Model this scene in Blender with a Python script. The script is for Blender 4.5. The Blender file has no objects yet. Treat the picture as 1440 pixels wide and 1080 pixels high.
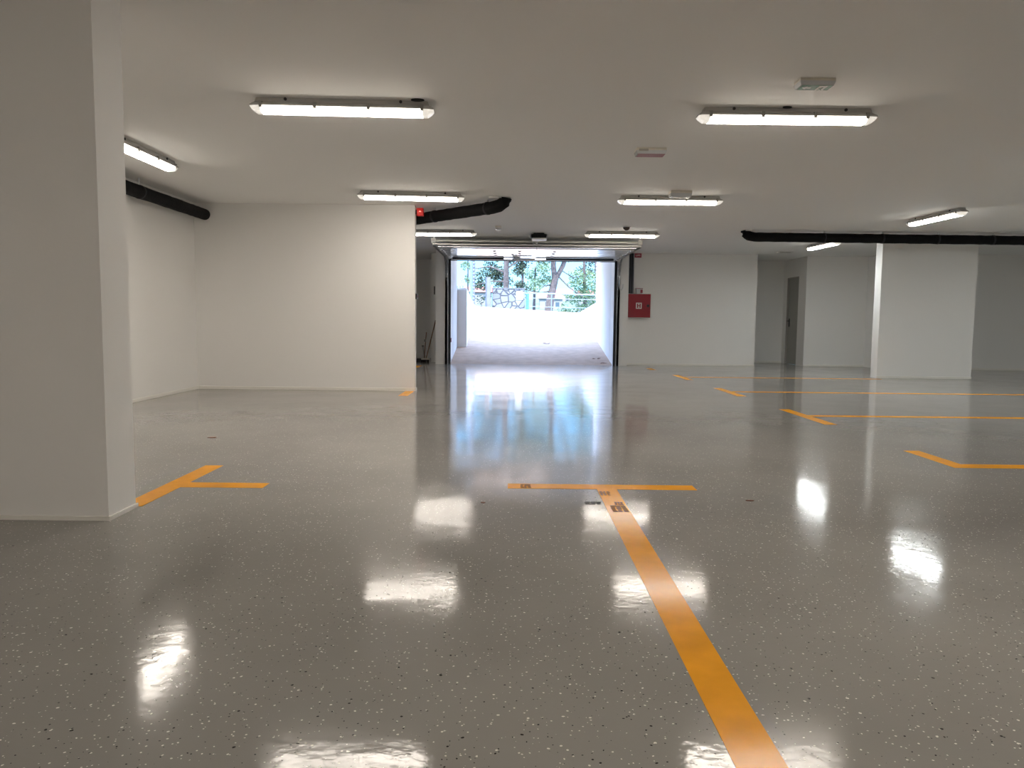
import bpy, bmesh, math, random
from mathutils import Vector, Matrix
random.seed(7)
D = bpy.data
C = bpy.context.scene.collection
scene = bpy.context.scene

# ------------------------------------------------------------------ materials
def mat(name, color=(.8, .8, .8), rough=.5, metal=0., spec=.5, emit=None, estr=0., coat=0., bump=None, vary=None, alpha=None, trans=0.):
    m = D.materials.new(name); m.use_nodes = True
    nt = m.node_tree; b = nt.nodes['Principled BSDF']
    b.inputs['Base Color'].default_value = (*color, 1)
    b.inputs['Roughness'].default_value = rough
    b.inputs['Metallic'].default_value = metal
    b.inputs['Specular IOR Level'].default_value = spec
    b.inputs['Coat Weight'].default_value = coat
    b.inputs['Transmission Weight'].default_value = trans
    if emit:
        b.inputs['Emission Color'].default_value = (*emit, 1)
        b.inputs['Emission Strength'].default_value = estr
    tc = nt.nodes.new('ShaderNodeTexCoord')
    if bump:
        n = nt.nodes.new('ShaderNodeTexNoise'); n.inputs['Scale'].default_value = bump[0]; n.inputs['Detail'].default_value = 4
        bp = nt.nodes.new('ShaderNodeBump'); bp.inputs['Strength'].default_value = bump[1]; bp.inputs['Distance'].default_value = bump[2]
        nt.links.new(tc.outputs['Object'], n.inputs['Vector'])
        nt.links.new(n.outputs['Fac'], bp.inputs['Height']); nt.links.new(bp.outputs['Normal'], b.inputs['Normal'])
    if vary:
        n = nt.nodes.new('ShaderNodeTexNoise'); n.inputs['Scale'].default_value = vary[0]; n.inputs['Detail'].default_value = 3
        r = nt.nodes.new('ShaderNodeValToRGB')
        r.color_ramp.elements[0].position = .3; r.color_ramp.elements[1].position = .7
        k = vary[1]
        r.color_ramp.elements[0].color = (*[c * (1 - k) for c in color], 1)
        r.color_ramp.elements[1].color = (*[min(1, c * (1 + k)) for c in color], 1)
        nt.links.new(tc.outputs['Object'], n.inputs['Vector'])
        nt.links.new(n.outputs['Fac'], r.inputs['Fac']); nt.links.new(r.outputs['Color'], b.inputs['Base Color'])
    return m

def floor_material():
    m = D.materials.new('epoxy_floor'); m.use_nodes = True
    nt = m.node_tree; N = nt.nodes; L = nt.links; b = N['Principled BSDF']
    tc = N.new('ShaderNodeTexCoord')
    def node(t, **kw):
        n = N.new(t)
        for k, v in kw.items():
            if k in n.inputs: n.inputs[k].default_value = v
            else: setattr(n, k, v)
        return n
    base = node('ShaderNodeTexNoise', Scale=.9, Detail=5.)
    L.new(tc.outputs['Object'], base.inputs['Vector'])
    cr = node('ShaderNodeValToRGB'); e = cr.color_ramp.elements
    e[0].position = .3; e[0].color = (*FLOOR_A, 1); e[1].position = .7; e[1].color = (*FLOOR_B, 1)
    L.new(base.outputs['Fac'], cr.inputs['Fac'])
    col = cr.outputs['Color']
    # scattered flakes: white and black chips of random size
    for sc, lo, colr, seed, rad in ((85., .74, (.80, .78, .70), 0., .20), (64., .88, (.85, .82, .75), 13.7, .20), (90., .80, (.03, .03, .03), 31.1, .17), (60., .94, (.03, .028, .026), 47.9, .20)):
        mp = node('ShaderNodeMapping'); mp.inputs['Location'].default_value = (seed, seed * .7, 0)
        L.new(tc.outputs['Object'], mp.inputs['Vector'])
        wn = node('ShaderNodeTexNoise', Scale=40.); L.new(mp.outputs['Vector'], wn.inputs['Vector'])
        mixv = node('ShaderNodeMix', data_type='VECTOR'); mixv.inputs[0].default_value = .012
        L.new(mp.outputs['Vector'], mixv.inputs[4]); L.new(wn.outputs['Color'], mixv.inputs[5])
        v = node('ShaderNodeTexVoronoi', Scale=sc); L.new(mixv.outputs[1], v.inputs['Vector'])
        sep = node('ShaderNodeSeparateColor'); L.new(v.outputs['Color'], sep.inputs['Color'])
        gt = node('ShaderNodeMath', operation='GREATER_THAN'); gt.inputs[1].default_value = lo
        L.new(sep.outputs['Red'], gt.inputs[0])
        mr = node('ShaderNodeMath', operation='MULTIPLY'); mr.inputs[1].default_value = rad
        L.new(sep.outputs['Green'], mr.inputs[0])
        ad = node('ShaderNodeMath', operation='ADD'); ad.inputs[1].default_value = .07; L.new(mr.outputs[0], ad.inputs[0])
        lt = node('ShaderNodeMath', operation='LESS_THAN'); L.new(v.outputs['Distance'], lt.inputs[0]); L.new(ad.outputs[0], lt.inputs[1])
        fm = node('ShaderNodeMath', operation='MULTIPLY'); L.new(gt.outputs[0], fm.inputs[0]); L.new(lt.outputs[0], fm.inputs[1])
        mx = node('ShaderNodeMix', data_type='RGBA'); L.new(fm.outputs[0], mx.inputs[0]); L.new(col, mx.inputs[6]); mx.inputs[7].default_value = (*colr, 1)
        col = mx.outputs[2]
    L.new(col, b.inputs['Base Color'])
    b.inputs['Roughness'].default_value = .42
    b.inputs['Specular IOR Level'].default_value = 0.
    b.inputs['Coat Weight'].default_value = 1.
    b.inputs['Coat IOR'].default_value = 1.31
    rn = node('ShaderNodeTexNoise', Scale=1.7, Detail=6.); L.new(tc.outputs['Object'], rn.inputs['Vector'])
    rr = node('ShaderNodeMapRange'); rr.inputs['From Min'].default_value = .3; rr.inputs['From Max'].default_value = .7
    rr.inputs['To Min'].default_value = .065; rr.inputs['To Max'].default_value = .14
    L.new(rn.outputs['Fac'], rr.inputs['Value']); L.new(rr.outputs['Result'], b.inputs['Coat Roughness'])
    n1 = node('ShaderNodeTexNoise', Scale=26., Detail=3.); L.new(tc.outputs['Object'], n1.inputs['Vector'])
    n2 = node('ShaderNodeTexNoise', Scale=1.4, Detail=6.); L.new(tc.outputs['Object'], n2.inputs['Vector'])
    b1 = node('ShaderNodeBump', Strength=1., Distance=BUMP1); L.new(n1.outputs['Fac'], b1.inputs['Height'])
    b2 = node('ShaderNodeBump', Strength=1., Distance=BUMP2); L.new(n2.outputs['Fac'], b2.inputs['Height']); L.new(b1.outputs['Normal'], b2.inputs['Normal'])
    L.new(b2.outputs['Normal'], b.inputs['Coat Normal'])
    return m

FLOOR_A = (.270, .259, .243); FLOOR_B = (.325, .312, .293)
BUMP1 = .0004; BUMP2 = .0034
M = {}
M['floor'] = floor_material()
M['wall'] = mat('painted_plaster', (.86, .85, .83), .75, bump=(60, .25, .002))
M['ceiling'] = mat('ceiling_plaster', (.87, .865, .85), .85, bump=(45, .2, .002))
M['skirt'] = mat('skirting_paint', (.84, .82, .77), .5)
M['render_white'] = mat('white_exterior_render', (.74, .74, .74), .85, bump=(50, .3, .004))
M['yellow'] = mat('yellow_line_paint', (.86, .375, .02), .5, spec=0., coat=.6, bump=(26, .5, .0012), vary=(7, .08))
M['yellow'].node_tree.nodes['Principled BSDF'].inputs['Coat IOR'].default_value = 1.25
M['yellow'].node_tree.nodes['Principled BSDF'].inputs['Coat Roughness'].default_value = .12
M['lamp_body'] = mat('lamp_grey_plastic', (.50, .49, .47), .5)
M['lamp_lit'] = mat('lit_diffuser', (.9, .9, .9), .4, emit=(1., .905, .80), estr=56.)
M['lamp_side'] = mat('lit_diffuser_side', (.9, .9, .9), .4, emit=(1., .92, .80), estr=6.5)
M['lamp_lit_cool'] = mat('lit_diffuser_neutral', (.9, .9, .9), .4, emit=(.95, 1., .99), estr=74.)
M['lamp_end'] = mat('diffuser_end_plastic', (.85, .85, .84), .3, emit=(1., .93, .82), estr=.55)
M['clip'] = mat('lamp_clip_plastic', (.36, .35, .33), .5)
M['dark'] = mat('black_plastic', (.012, .012, .014), .4)
M['foam'] = mat('black_pipe_insulation', (.009, .009, .010), .75, spec=.15, bump=(14, .8, .01))
M['galv'] = mat('galvanised_steel', (.62, .64, .66), .35, metal=.85, vary=(20, .15))
M['door_white'] = mat('door_panel_lacquer', (.86, .87, .88), .35, coat=1., bump=(90, .3, .001))
M['bar_white'] = mat('cream_lacquered_steel', (.72, .71, .67), .4)
M['rubber'] = mat('black_rubber', (.010, .011, .014), .6)
M['white_plastic'] = mat('white_plastic', (.80, .79, .76), .4)
M['cream_plastic'] = mat('cream_plastic', (.66, .62, .54), .45)
M['red_paint'] = mat('red_cabinet_lacquer', (.30, .012, .026), .35, coat=.3)
M['red_plastic'] = mat('red_clear_plastic', (.55, .01, .01), .2, emit=(1., .03, .02), estr=.12)
M['red_glow'] = mat('lit_red_lamp', (.9, .2, .15), .2, emit=(1., .30, .22), estr=1.6)
M['red_sign'] = mat('red_sign_face', (.33, .035, .065), .4)
M['mauve_face'] = mat('mauve_sign_face', (.30, .095, .13), .35)
M['green_sign'] = mat('green_sign_face', (.012, .13, .065), .4)
M['sign_white'] = mat('sign_white', (.78, .80, .76), .4)
M['clear'] = mat('clear_plastic', (.62, .64, .65), .12, spec=.8)
M['smoked'] = mat('smoked_dome', (.055, .032, .018), .12, spec=.7)
M['tray'] = mat('zinc_cable_tray', (.13, .14, .17), .45, metal=.5)
M['grey_door'] = mat('grey_steel_door', (.37, .37, .34), .5)
M['frame_grey'] = mat('door_frame_grey', (.36, .34, .31), .5)
M['wood'] = mat('broom_wood', (.24, .14, .09), .6, vary=(12, .25))
M['bristle'] = mat('dark_bristles', (.014, .012, .014), .9)
M['dirt'] = mat('brown_tyre_dirt', (.13, .062, .028), .6)
M['graydirt'] = mat('grey_tyre_dirt', (.085, .085, .088), .6)
M['leaf_litter'] = mat('dry_leaf', (.16, .07, .04), .8)
M['ramp'] = mat('washed_concrete_ramp', (.41, .295, .225), .85, bump=(12, .5, .01), vary=(5, .10))
M['asphalt'] = mat('pale_street', (.6, .6, .58), .9)
M['bark'] = mat('pine_bark', (.055, .045, .045), .9, bump=(14, .9, .03), vary=(9, .35))
M['bluepaint'] = mat('blue_painted_steel', (.04, .12, .3), .4)
M['railing'] = mat('pale_blue_steel', (.09, .13, .18), .4)
M['concrete'] = mat('pale_concrete', (.10, .105, .12), .85, vary=(4, .1))
M['house_wall'] = mat('house_wall_render', (.17, .165, .16), .9)
M['roof'] = mat('terracotta_roof', (.20, .055, .04), .8, vary=(3, .2))
M['hill'] = mat('hill_scrub', (.04, .07, .045), .95, vary=(.15, .5))
M['slat'] = mat('facade_slats', (.5, .5, .5), .6)
M['glass'] = mat('dark_window_glass', (.05, .07, .09), .1)
def leafmat(name, c1, c2):
    m = D.materials.new(name); m.use_nodes = True; nt = m.node_tree; b = nt.nodes['Principled BSDF']
    g = nt.nodes.new('ShaderNodeNewGeometry'); r = nt.nodes.new('ShaderNodeValToRGB')
    r.color_ramp.elements[0].color = (*c1, 1); r.color_ramp.elements[1].color = (*c2, 1)
    nt.links.new(g.outputs['Random Per Island'], r.inputs['Fac']); nt.links.new(r.outputs['Color'], b.inputs['Base Color'])
    b.inputs['Roughness'].default_value = .7
    return m
M['leaf_dark'] = leafmat('dark_pine_needles', (.008, .020, .012), (.028, .05, .022))
M['leaf_light'] = leafmat('light_pine_needles', (.06, .12, .05), (.17, .23, .11))
M['leaf_mid'] = leafmat('mid_green_needles', (.025, .06, .03), (.08, .13, .06))
def stonemat():
    m = D.materials.new('rubble_stone_wall'); m.use_nodes = True; nt = m.node_tree; N = nt.nodes; L = nt.links; b = N['Principled BSDF']
    tc = N.new('ShaderNodeTexCoord')
    v = N.new('ShaderNodeTexVoronoi'); v.feature = 'DISTANCE_TO_EDGE'; v.inputs['Scale'].default_value = 3.6
    v2 = N.new('ShaderNodeTexVoronoi'); v2.inputs['Scale'].default_value = 3.6
    L.new(tc.outputs['Object'], v.inputs['Vector']); L.new(tc.outputs['Object'], v2.inputs['Vector'])
    r = N.new('ShaderNodeValToRGB'); r.color_ramp.elements[0].position = .02; r.color_ramp.elements[1].position = .07
    L.new(v.outputs['Distance'], r.inputs['Fac'])
    sp = N.new('ShaderNodeSeparateColor'); L.new(v2.outputs['Color'], sp.inputs['Color'])
    r2 = N.new('ShaderNodeValToRGB'); r2.color_ramp.elements[0].color = (.085, .095, .115, 1); r2.color_ramp.elements[1].color = (.15, .155, .17, 1)
    L.new(sp.outputs['Red'], r2.inputs['Fac'])
    mx = N.new('ShaderNodeMix'); mx.data_type = 'RGBA'; mx.inputs[6].default_value = (.035, .04, .05, 1)
    L.new(r.outputs['Color'], mx.inputs[0]); L.new(r2.outputs['Color'], mx.inputs[7]); L.new(mx.outputs[2], b.inputs['Base Color'])
    bp = N.new('ShaderNodeBump'); bp.inputs['Distance'].default_value = .03; L.new(r.outputs['Color'], bp.inputs['Height']); L.new(bp.outputs['Normal'], b.inputs['Normal'])
    b.inputs['Roughness'].default_value = .9
    return m
M['stone'] = stonemat()

# ------------------------------------------------------------------ mesh helpers
def nb(): return bmesh.new()
def box(bm, x0, x1, y0, y1, z0, z1):
    vs = [bm.verts.new((x, y, z)) for z in (z0, z1) for y in (y0, y1) for x in (x0, x1)]
    for f in ((0, 2, 3, 1), (4, 5, 7, 6), (0, 1, 5, 4), (2, 6, 7, 3), (0, 4, 6, 2), (1, 3, 7, 5)):
        bm.faces.new([vs[i] for i in f])
    return bm
def prism(bm, pts, z0, z1):
    lo = [bm.verts.new((x, y, z0)) for x, y in pts]; hi = [bm.verts.new((x, y, z1)) for x, y in pts]
    n = len(pts)
    bm.faces.new(lo[::-1]); bm.faces.new(hi)
    for i in range(n): bm.faces.new((lo[i], lo[(i + 1) % n], hi[(i + 1) % n], hi[i]))
    return bm
def loft(bm, rings, cap=True):
    R = [[bm.verts.new(p) for p in r] for r in rings]; n = len(R[0])
    for a, b in zip(R, R[1:]):
        for i in range(n): bm.faces.new((a[i], a[(i + 1) % n], b[(i + 1) % n], b[i]))
    if cap: bm.faces.new(R[0][::-1]); bm.faces.new(R[-1])
    return bm
def tube(bm, pts, rad, n=12, cap=True):
    pts = [Vector(p) for p in pts]
    rads = rad if isinstance(rad, (list, tuple)) else [rad] * len(pts)
    rings = []
    for i, p in enumerate(pts):
        t = (pts[min(i + 1, len(pts) - 1)] - pts[max(i - 1, 0)]).normalized()
        up = Vector((0, 0, 1)) if abs(t.z) < .9 else Vector((0, 1, 0))
        a = t.cross(up).normalized(); b = a.cross(t).normalized()
        rings.append([p + (a * math.cos(2 * math.pi * k / n) + b * math.sin(2 * math.pi * k / n)) * rads[i] for k in range(n)])
    return loft(bm, rings, cap)
def dome(bm, c, r, seg=20, rings=8, squash=1., down=True):
    s = -1 if down else 1
    R = []
    for i in range(rings):
        a = math.pi / 2 * i / rings
        R.append([(c[0] + r * math.cos(a) * math.cos(2 * math.pi * k / seg), c[1] + r * math.cos(a) * math.sin(2 * math.pi * k / seg), c[2] + s * squash * r * math.sin(a)) for k in range(seg)])
    V = [[bm.verts.new(p) for p in q] for q in R]
    for a, b in zip(V, V[1:]):
        for i in range(seg): bm.faces.new((a[i], a[(i + 1) % seg], b[(i + 1) % seg], b[i]))
    t = bm.verts.new((c[0], c[1], c[2] + s * squash * r))
    for i in range(seg): bm.faces.new((V[-1][i], V[-1][(i + 1) % seg], t))
    bm.faces.new(V[0])
    return bm
def obj(name, bm, m, parent=None, smooth=False, bevel=0., loc=None):
    bmesh.ops.recalc_face_normals(bm, faces=bm.faces)
    me = D.meshes.new(name); bm.to_mesh(me); bm.free()
    o = D.objects.new(name, me); C.objects.link(o); me.materials.append(M[m] if isinstance(m, str) else m)
    if smooth:
        for p in me.polygons: p.use_smooth = True
    if bevel:
        b = o.modifiers.new('bevel', 'BEVEL'); b.width = bevel; b.segments = 2; b.limit_method = 'ANGLE'
    if parent: o.parent = parent
    if loc: o.location = loc
    return o
def tag(o, label, cat, group=None, kind=None):
    o['label'] = label; o['category'] = cat
    if group: o['group'] = group
    if kind: o['kind'] = kind
    return o
def thing(name, label, cat, loc=(0, 0, 0), rz=0., group=None, kind=None):
    o = D.objects.new(name, None); C.objects.link(o); o.empty_display_size = .1
    o.location = loc; o.rotation_euler = (0, 0, rz)
    return tag(o, label, cat, group, kind)
def struct(name, bm, m, label, cat, bevel=0., smooth=False):
    return tag(obj(name, bm, m, bevel=bevel, smooth=smooth), label, cat, kind='structure')
def dup(root, loc, rz, label):
    r = root.copy(); C.objects.link(r); r.location = loc; r.rotation_euler = (0, 0, rz); r['label'] = label
    for ch in list(root.children):
        c = ch.copy(); C.objects.link(c); c.parent = r
        for g in ch.children:
            d = g.copy(); C.objects.link(d); d.parent = c
    return r

H = 2.70
# ------------------------------------------------------------------ room shell
struct('floor', box(nb(), -4.9, 13.8, -6.2, 21.2, -.2, 0), 'floor', 'glossy grey epoxy garage floor with white and black flakes', 'floor')
struct('ceiling', box(nb(), -4.9, 13.8, -6.2, 21.2, H, H + .2), 'ceiling', 'flat off-white plastered garage ceiling', 'ceiling')
def wall(name, x0, x1, y0, y1, label, z0=0., z1=H, m='wall'):
    return struct(name, box(nb(), x0, x1, y0, y1, z0, z1), m, label, 'wall')
wall('wall_left', -4.9, -4.63, -6.2, 21.2, 'long white wall along the left side of the garage')
wall('wall_right', 13.5, 13.8, -6.2, 21.2, 'white wall closing the right side of the garage')
wall('wall_rear', -4.63, 13.5, -6.2, -5.9, 'white wall behind the photographer')
wall('wall_partition_left', -4.63, -1.43, 11.07, 11.21, 'white partition wall left of the garage door, ending in a bright edge')
wall('wall_recess_left', -4.63, -1.83, 20.9, 21.2, 'grey-white wall at the back of the left recess with the broom')
wall('wall_strip_left', -2.03, -1.83, 18.85, 21.2, 'narrow white wall strip between the left recess and the garage door pier')
wall('wall_pier_left', -1.83, -1.50, 17.95, 18.85, 'narrow white pier left of the garage door')
wall('wall_pier_right', 2.42, 2.73, 17.95, 18.70, 'narrow white pier right of the garage door')
wall('wall_lintel', -1.50, 2.42, 17.95, 18.2, 'shaded wall above the garage door opening', z0=2.47)
wall('wall_back_middle', 2.73, 5.90, 18.38, 18.70, 'white back wall behind the red hydrant cabinet')
wall('wall_recess_right', 5.60, 7.20, 20.2, 20.5, 'shaded white wall at the back of the door recess')
wall('wall_recess_side', 5.60, 5.90, 18.70, 20.2, 'side wall of the door recess, hidden behind the back wall')
# wall with the steel door (faces -x)
bm = nb(); box(bm, 7.20, 7.45, 19.94, 20.2, 0, H); box(bm, 7.20, 7.45, 18.72, 19.14, 0, H); box(bm, 7.20, 7.45, 19.14, 19.94, 2.24, H)
struct('wall_recess_door_side', bm, 'wall', 'white side wall of the recess holding the grey steel door', 'wall')
wall('wall_back_right', 7.20, 8.70, 18.65, 18.72, 'white back wall between the door recess and the wide column')
bm = prism(nb(), [(8.70, 18.65), (8.82, 17.83), (9.0, 17.83), (8.9, 18.72), (8.70, 18.72)], 0, H)
struct('wall_back_angle', bm, 'wall', 'slightly angled bit of white wall left of the wide column', 'wall')
wall('wall_far_right', 8.9, 13.5, 17.83, 18.1, 'shaded grey-green wall at the far right beyond the wide column')
wall('wall_column_left', -3.93, -2.075, 3.82, 4.10, 'big white column in the left foreground')
wall('wall_column_right', 7.15, 9.0, 14.76, 15.02, 'wide white column on the right standing on the bay lines')

def skirt(name, x0, x1, y0, y1, label):
    struct(name, box(nb(), x0, x1, y0, y1, .0, .045), 'skirt', label, 'baseboard', bevel=.003)
skirt('baseboard_left', -4.63, -4.618, 4., 11.058, 'low white skirting along the left wall')
skirt('baseboard_partition', -4.63, -1.418, 11.058, 11.07, 'low white skirting under the partition wall')
skirt('baseboard_partition_end', -1.43, -1.418, 11.07, 11.21, 'low white skirting on the end of the partition wall')
bm = nb(); box(bm, -3.942, -2.065, 3.810, 3.82, 0, .022); box(bm, -2.075, -2.065, 3.82, 4.110, 0, .022)
struct('baseboard_column_left', bm, 'skirt', 'white skirting lip around the foot of the left foreground column', 'baseboard')
skirt('baseboard_back_middle', 2.73, 5.90, 18.368, 18.38, 'low white skirting under the hydrant cabinet wall')
skirt('baseboard_back_right', 7.2, 8.70, 18.638, 18.65, 'low white skirting on the back wall right of the door recess')
skirt('baseboard_recess_right', 5.90, 7.2, 20.188, 20.2, 'low white skirting at the back of the door recess')
skirt('baseboard_far_right', 8.9, 13.5, 17.818, 17.83, 'low white skirting under the far right wall')
skirt('baseboard_column_right', 7.138, 9.01, 14.748, 14.76, 'low white skirting under the wide right column')
struct('baseboard_recess_left', box(nb(), -4.63, -2.03, 20.85, 20.9, 0, .10), 'wall', 'pale kerb at the foot of the left recess wall', 'baseboard')

# steel door in the recess
d = thing('door_1', 'grey steel door with black lever handle in the right recess', 'door', (7.22, 19.54, 0), kind='structure')
leaf = obj('door_leaf', box(nb(), .03, .075, -.365, .365, .005, 2.20), 'grey_door', d)
bm = nb(); box(bm, -.015, .09, -.40, -.365, 0, 2.24); box(bm, -.015, .09, .365, .40, 0, 2.24); box(bm, -.015, .09, -.365, .365, 2.20, 2.24)
obj('door_frame', bm, 'frame_grey', d)
bm = nb(); box(bm, .018, .03, .26, .31, .97, 1.18); tube(bm, [(.03, .285, 1.12), (-.03, .285, 1.12), (-.035, .27, 1.12), (-.035, .16, 1.12)], .011, 8)
obj('door_handle', bm, 'dark', leaf)
bm = nb()
for z in (.3, 1.9): tube(bm, [(.022, -.355, z), (.022, -.355, z + .12)], .01, 8)
obj('hinge', bm, 'galv', d)

# ------------------------------------------------------------------ floor markings
def marking(rects, label, name='bay_line'):
    bm = nb()
    x0 = min(r[0] for r in rects); y0 = min(r[2] for r in rects)
    for r in rects: box(bm, r[0] - x0, r[1] - x0, r[2] - y0, r[3] - y0, 0, .0012)
    return tag(obj(name, bm, 'yellow', loc=(x0, y0, .0003)), label, 'floor marking', 'yellow parking bay lines')
marking([(.54, .665, -5.0, 4.665), (-.02, 1.17, 4.665, 4.80)], 'long yellow T-shaped bay line running to the bottom of the picture')
marking([(-2.175, -2.05, 4.115, 5.30), (-2.05, -1.54, 4.60, 4.74)], 'yellow T-shaped bay line beside the left foreground column')
marking([(3.28, 3.41, 5.50, 6.24), (3.41, 8.2, 5.50, 5.65)], 'nearest yellow L-shaped bay line on the right')
marking([(3.28, 3.41, 7.83, 9.21), (3.41, 8.3, 8.50, 8.64)], 'second nearest yellow T-shaped bay line on the right')
marking([(3.25, 3.38, 10.80, 12.14), (3.38, 8.3, 11.44, 11.58)], 'third yellow T-shaped bay line on the right, before the wide column')
marking([(3.20, 3.33, 13.80, 15.05), (3.33, 7.12, 14.45, 14.59)], 'farthest yellow T-shaped bay line on the right, reaching the wide column')
marking([(3.05, 3.18, 16.6, 17.2)], 'short yellow dash in front of the back wall right of the garage door')
marking([(-1.57, -1.44, 10.36, 11.05)], 'short yellow dash at the end of the left partition wall')
marking([(-2.20, -2.07, 16.6, 17.35)], 'short yellow dash in front of the left recess')

def print_mark(name, x, y, w, l, n, m, label, skew=0.):
    bm = nb()
    for i in range(n):
        for j in range(3):
            a = j * w / 3 + random.uniform(0, .004); b = a + w / 3 * random.uniform(.55, .95)
            y0 = i * l / n; box(bm, a + skew * i, b + skew * i, y0, y0 + l / n * .6, 0, .0006)
    tag(obj(name, bm, m, loc=(x, y, .0018)), label, 'tyre mark', 'tyre prints around the central yellow line')
print_mark('tyre_print', .545, 4.50, .065, .11, 4, 'dirt', 'brown tyre print at the top of the long yellow stem')
print_mark('tyre_print', .60, 4.26, .055, .08, 3, 'dirt', 'small brown tyre print mid-width on the long yellow stem')
print_mark('tyre_print', .655 - .09, 4.10, .095, .15, 5, 'dirt', 'largest brown tyre print crossing the right edge of the yellow stem')
print_mark('tyre_print', .06, 4.68, .07, .11, 4, 'dirt', 'brown tyre print near the left end of the yellow crossbar')
print_mark('tyre_print', .43, 4.27, .10, .07, 3, 'graydirt', 'grey tyre print on the floor left of the yellow stem')
for x, y, r, lab in ((1.42, 4.40, .022, 'small dark dirt crumb right of the yellow T, the lone one'), (-.16, 4.28, .018, 'small dark dirt crumb on the floor left of the yellow T'), (-2.62, 6.55, .05, 'thin reddish scuff on the floor beyond the left yellow T')):
    bm = nb(); prism(bm, [(r * math.cos(a) * random.uniform(.6, 1.3), .4 * r * math.sin(a)) for a in [k * math.pi / 4 for k in range(8)]], 0, .004)
    tag(obj('dirt_crumb', bm, 'leaf_litter', loc=(x, y, .0003)), lab, 'dirt')

# ------------------------------------------------------------------ ceiling lamps
LEN = 1.375
def oct_ring(hx, hy, z, c): # chamfered rectangle
    return [(-hx + c, -hy, z), (hx - c, -hy, z), (hx, -hy + c, z), (hx, hy - c, z), (hx - c, hy, z), (-hx + c, hy, z), (-hx, hy - c, z), (-hx, -hy + c, z)]
def make_lamp(label):
    t = thing('ceiling_lamp', label, 'ceiling lamp', (0, 0, H), 0, 'long waterproof tube lamps on the ceiling')
    hx = LEN / 2
    bm = nb(); loft(bm, [oct_ring(hx - .045, .046, -.0005, .012), oct_ring(hx - .035, .05, -.03, .014), oct_ring(hx - .002, .072, -.050, .018), oct_ring(hx, .074, -.062, .018), oct_ring(hx - .002, .070, -.063, .018)])
    obj('lamp_housing', bm, 'lamp_body', t)
    bm = nb(); e = hx - .085
    prof = [(-.068, -.0635), (-.064, -.076), (-.050, -.098), (-.034, -.106), (.034, -.106), (.050, -.098), (.064, -.076), (.068, -.0635)]
    loft(bm, [[(-e, y, z) for y, z in prof], [(e, y, z) for y, z in prof]])
    o = obj('lamp_diffuser', bm, 'lamp_lit', t); o.data.materials.append(M['lamp_side'])
    for p in o.data.polygons: p.material_index = 1 if p.normal.z > -.8 else 0
    for s in (-1, 1):
        bm = nb()
        loft(bm, [[(s * (e + .001), y, z) for y, z in prof], [(s * (hx - .045), y, z) for y, z in prof], [(s * (hx - .015), y * .85, -.0635 + (z + .0635) * .55) for y, z in prof], [(s * hx, y * .75, -.0635 + (z + .0635) * .05) for y, z in prof]])
        obj('diffuser_end', bm, 'lamp_end', t)
    for s in (-1, 1):
        for x in (-.60, -.20, .20, .60):
            bm = nb(); loft(bm, [[(x + dx, s * y, z) for dx, z in ((-.011, -.034), (.011, -.034), (.011, -.078), (-.011, -.078))] for y in (.052, .079)])
            obj('lamp_clip', bm, 'clip', t)
    for x in (-.42, .44):
        for s in (-1, 1):
            bm = nb(); tube(bm, [(x, s * .044, -.012), (x, s * .056, -.012)], .012, 10); obj('fixing_screw', bm, 'dark', t)
    return t
R90 = math.pi / 2
lamp0 = make_lamp('nearest ceiling tube lamp left of centre')
lamps = [
    (-1.305, 5.88, .05, 'nearest ceiling tube lamp left of centre'),
    (2.10, 5.99, .005, 'nearest ceiling tube lamp right of centre, with a brown dome below it'),
    (-1.335, 9.96, .09, 'left tube lamp of the second row, just before the partition wall'),
    (2.05, 10.07, 0., 'right tube lamp of the second row'),
    (-1.37, 14.05, 0., 'far left tube lamp partly hidden by the partition wall, above the garage door'),
    (1.99, 14.02, 0., 'far right tube lamp above the garage door, beside a black dome camera'),
    (-3.655, 7.55, R90, 'lengthwise tube lamp along the left wall, half hidden by the column'),
    (6.28, 11.40, R90 + .04, 'lengthwise tube lamp at the far right, in front of the black pipe'),
    (6.28, 15.48, R90 + .04, 'lengthwise tube lamp behind the black pipe on the right'),
    (2.10, 1.85, .0, 'added ceiling tube lamp overhead, out of the picture to the right'),  # from here down: unseen lamps, guessed from the spacing, added for even light
    (6.28, 7.30, R90, 'added lengthwise tube lamp beyond the right edge of the picture'),
    (10.6, 3.3, R90, 'added lengthwise tube lamp in the far right aisle, outside the picture, nearer'),
    (10.6, 7.3, R90, 'added lengthwise tube lamp in the far right aisle, outside the picture, farther'),
    (10.6, 11.4, R90, 'added lengthwise tube lamp in the far right aisle, outside the picture, farthest'),
    (-3.655, -.7, R90, 'added lengthwise tube lamp along the left wall, behind the photographer'),
    (-1.30, -.9, .0, 'added ceiling tube lamp behind the photographer, left'),
    (2.10, -2.3, .0, 'added ceiling tube lamp behind the photographer, right'),
]
LO = []
COOL = None
for i, (x, y, rz, lab) in enumerate(lamps):
    if i == 0: lamp0.location = (x, y, H); lamp0.rotation_euler.z = rz; LO.append(lamp0)
    else: LO.append(dup(lamp0, (x, y, H), rz, lab))
    if x > 6:   # the right-hand aisle has whiter tubes
        for ch in LO[-1].children:
            if ch.name.startswith('lamp_diffuser'):
                if COOL is None: COOL = ch.data.copy(); COOL.materials[0] = M['lamp_lit_cool']
                ch.data = COOL
def flat_disc(bm, c, rx, ry, h, n=16):
    return prism(bm, [(c[0] + rx * math.cos(2 * math.pi * k / n), c[1] + ry * math.sin(2 * math.pi * k / n)) for k in range(n)], c[2] - h, c[2])
obj('cable_grommet', flat_disc(nb(), (.57, -.085, -.0005), .05, .028, .008), 'dark', LO[0])
obj('cable_grommet', flat_disc(nb(), (-.02, -.075, -.0005), .035, .02, .008), 'dark', LO[1])

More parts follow.
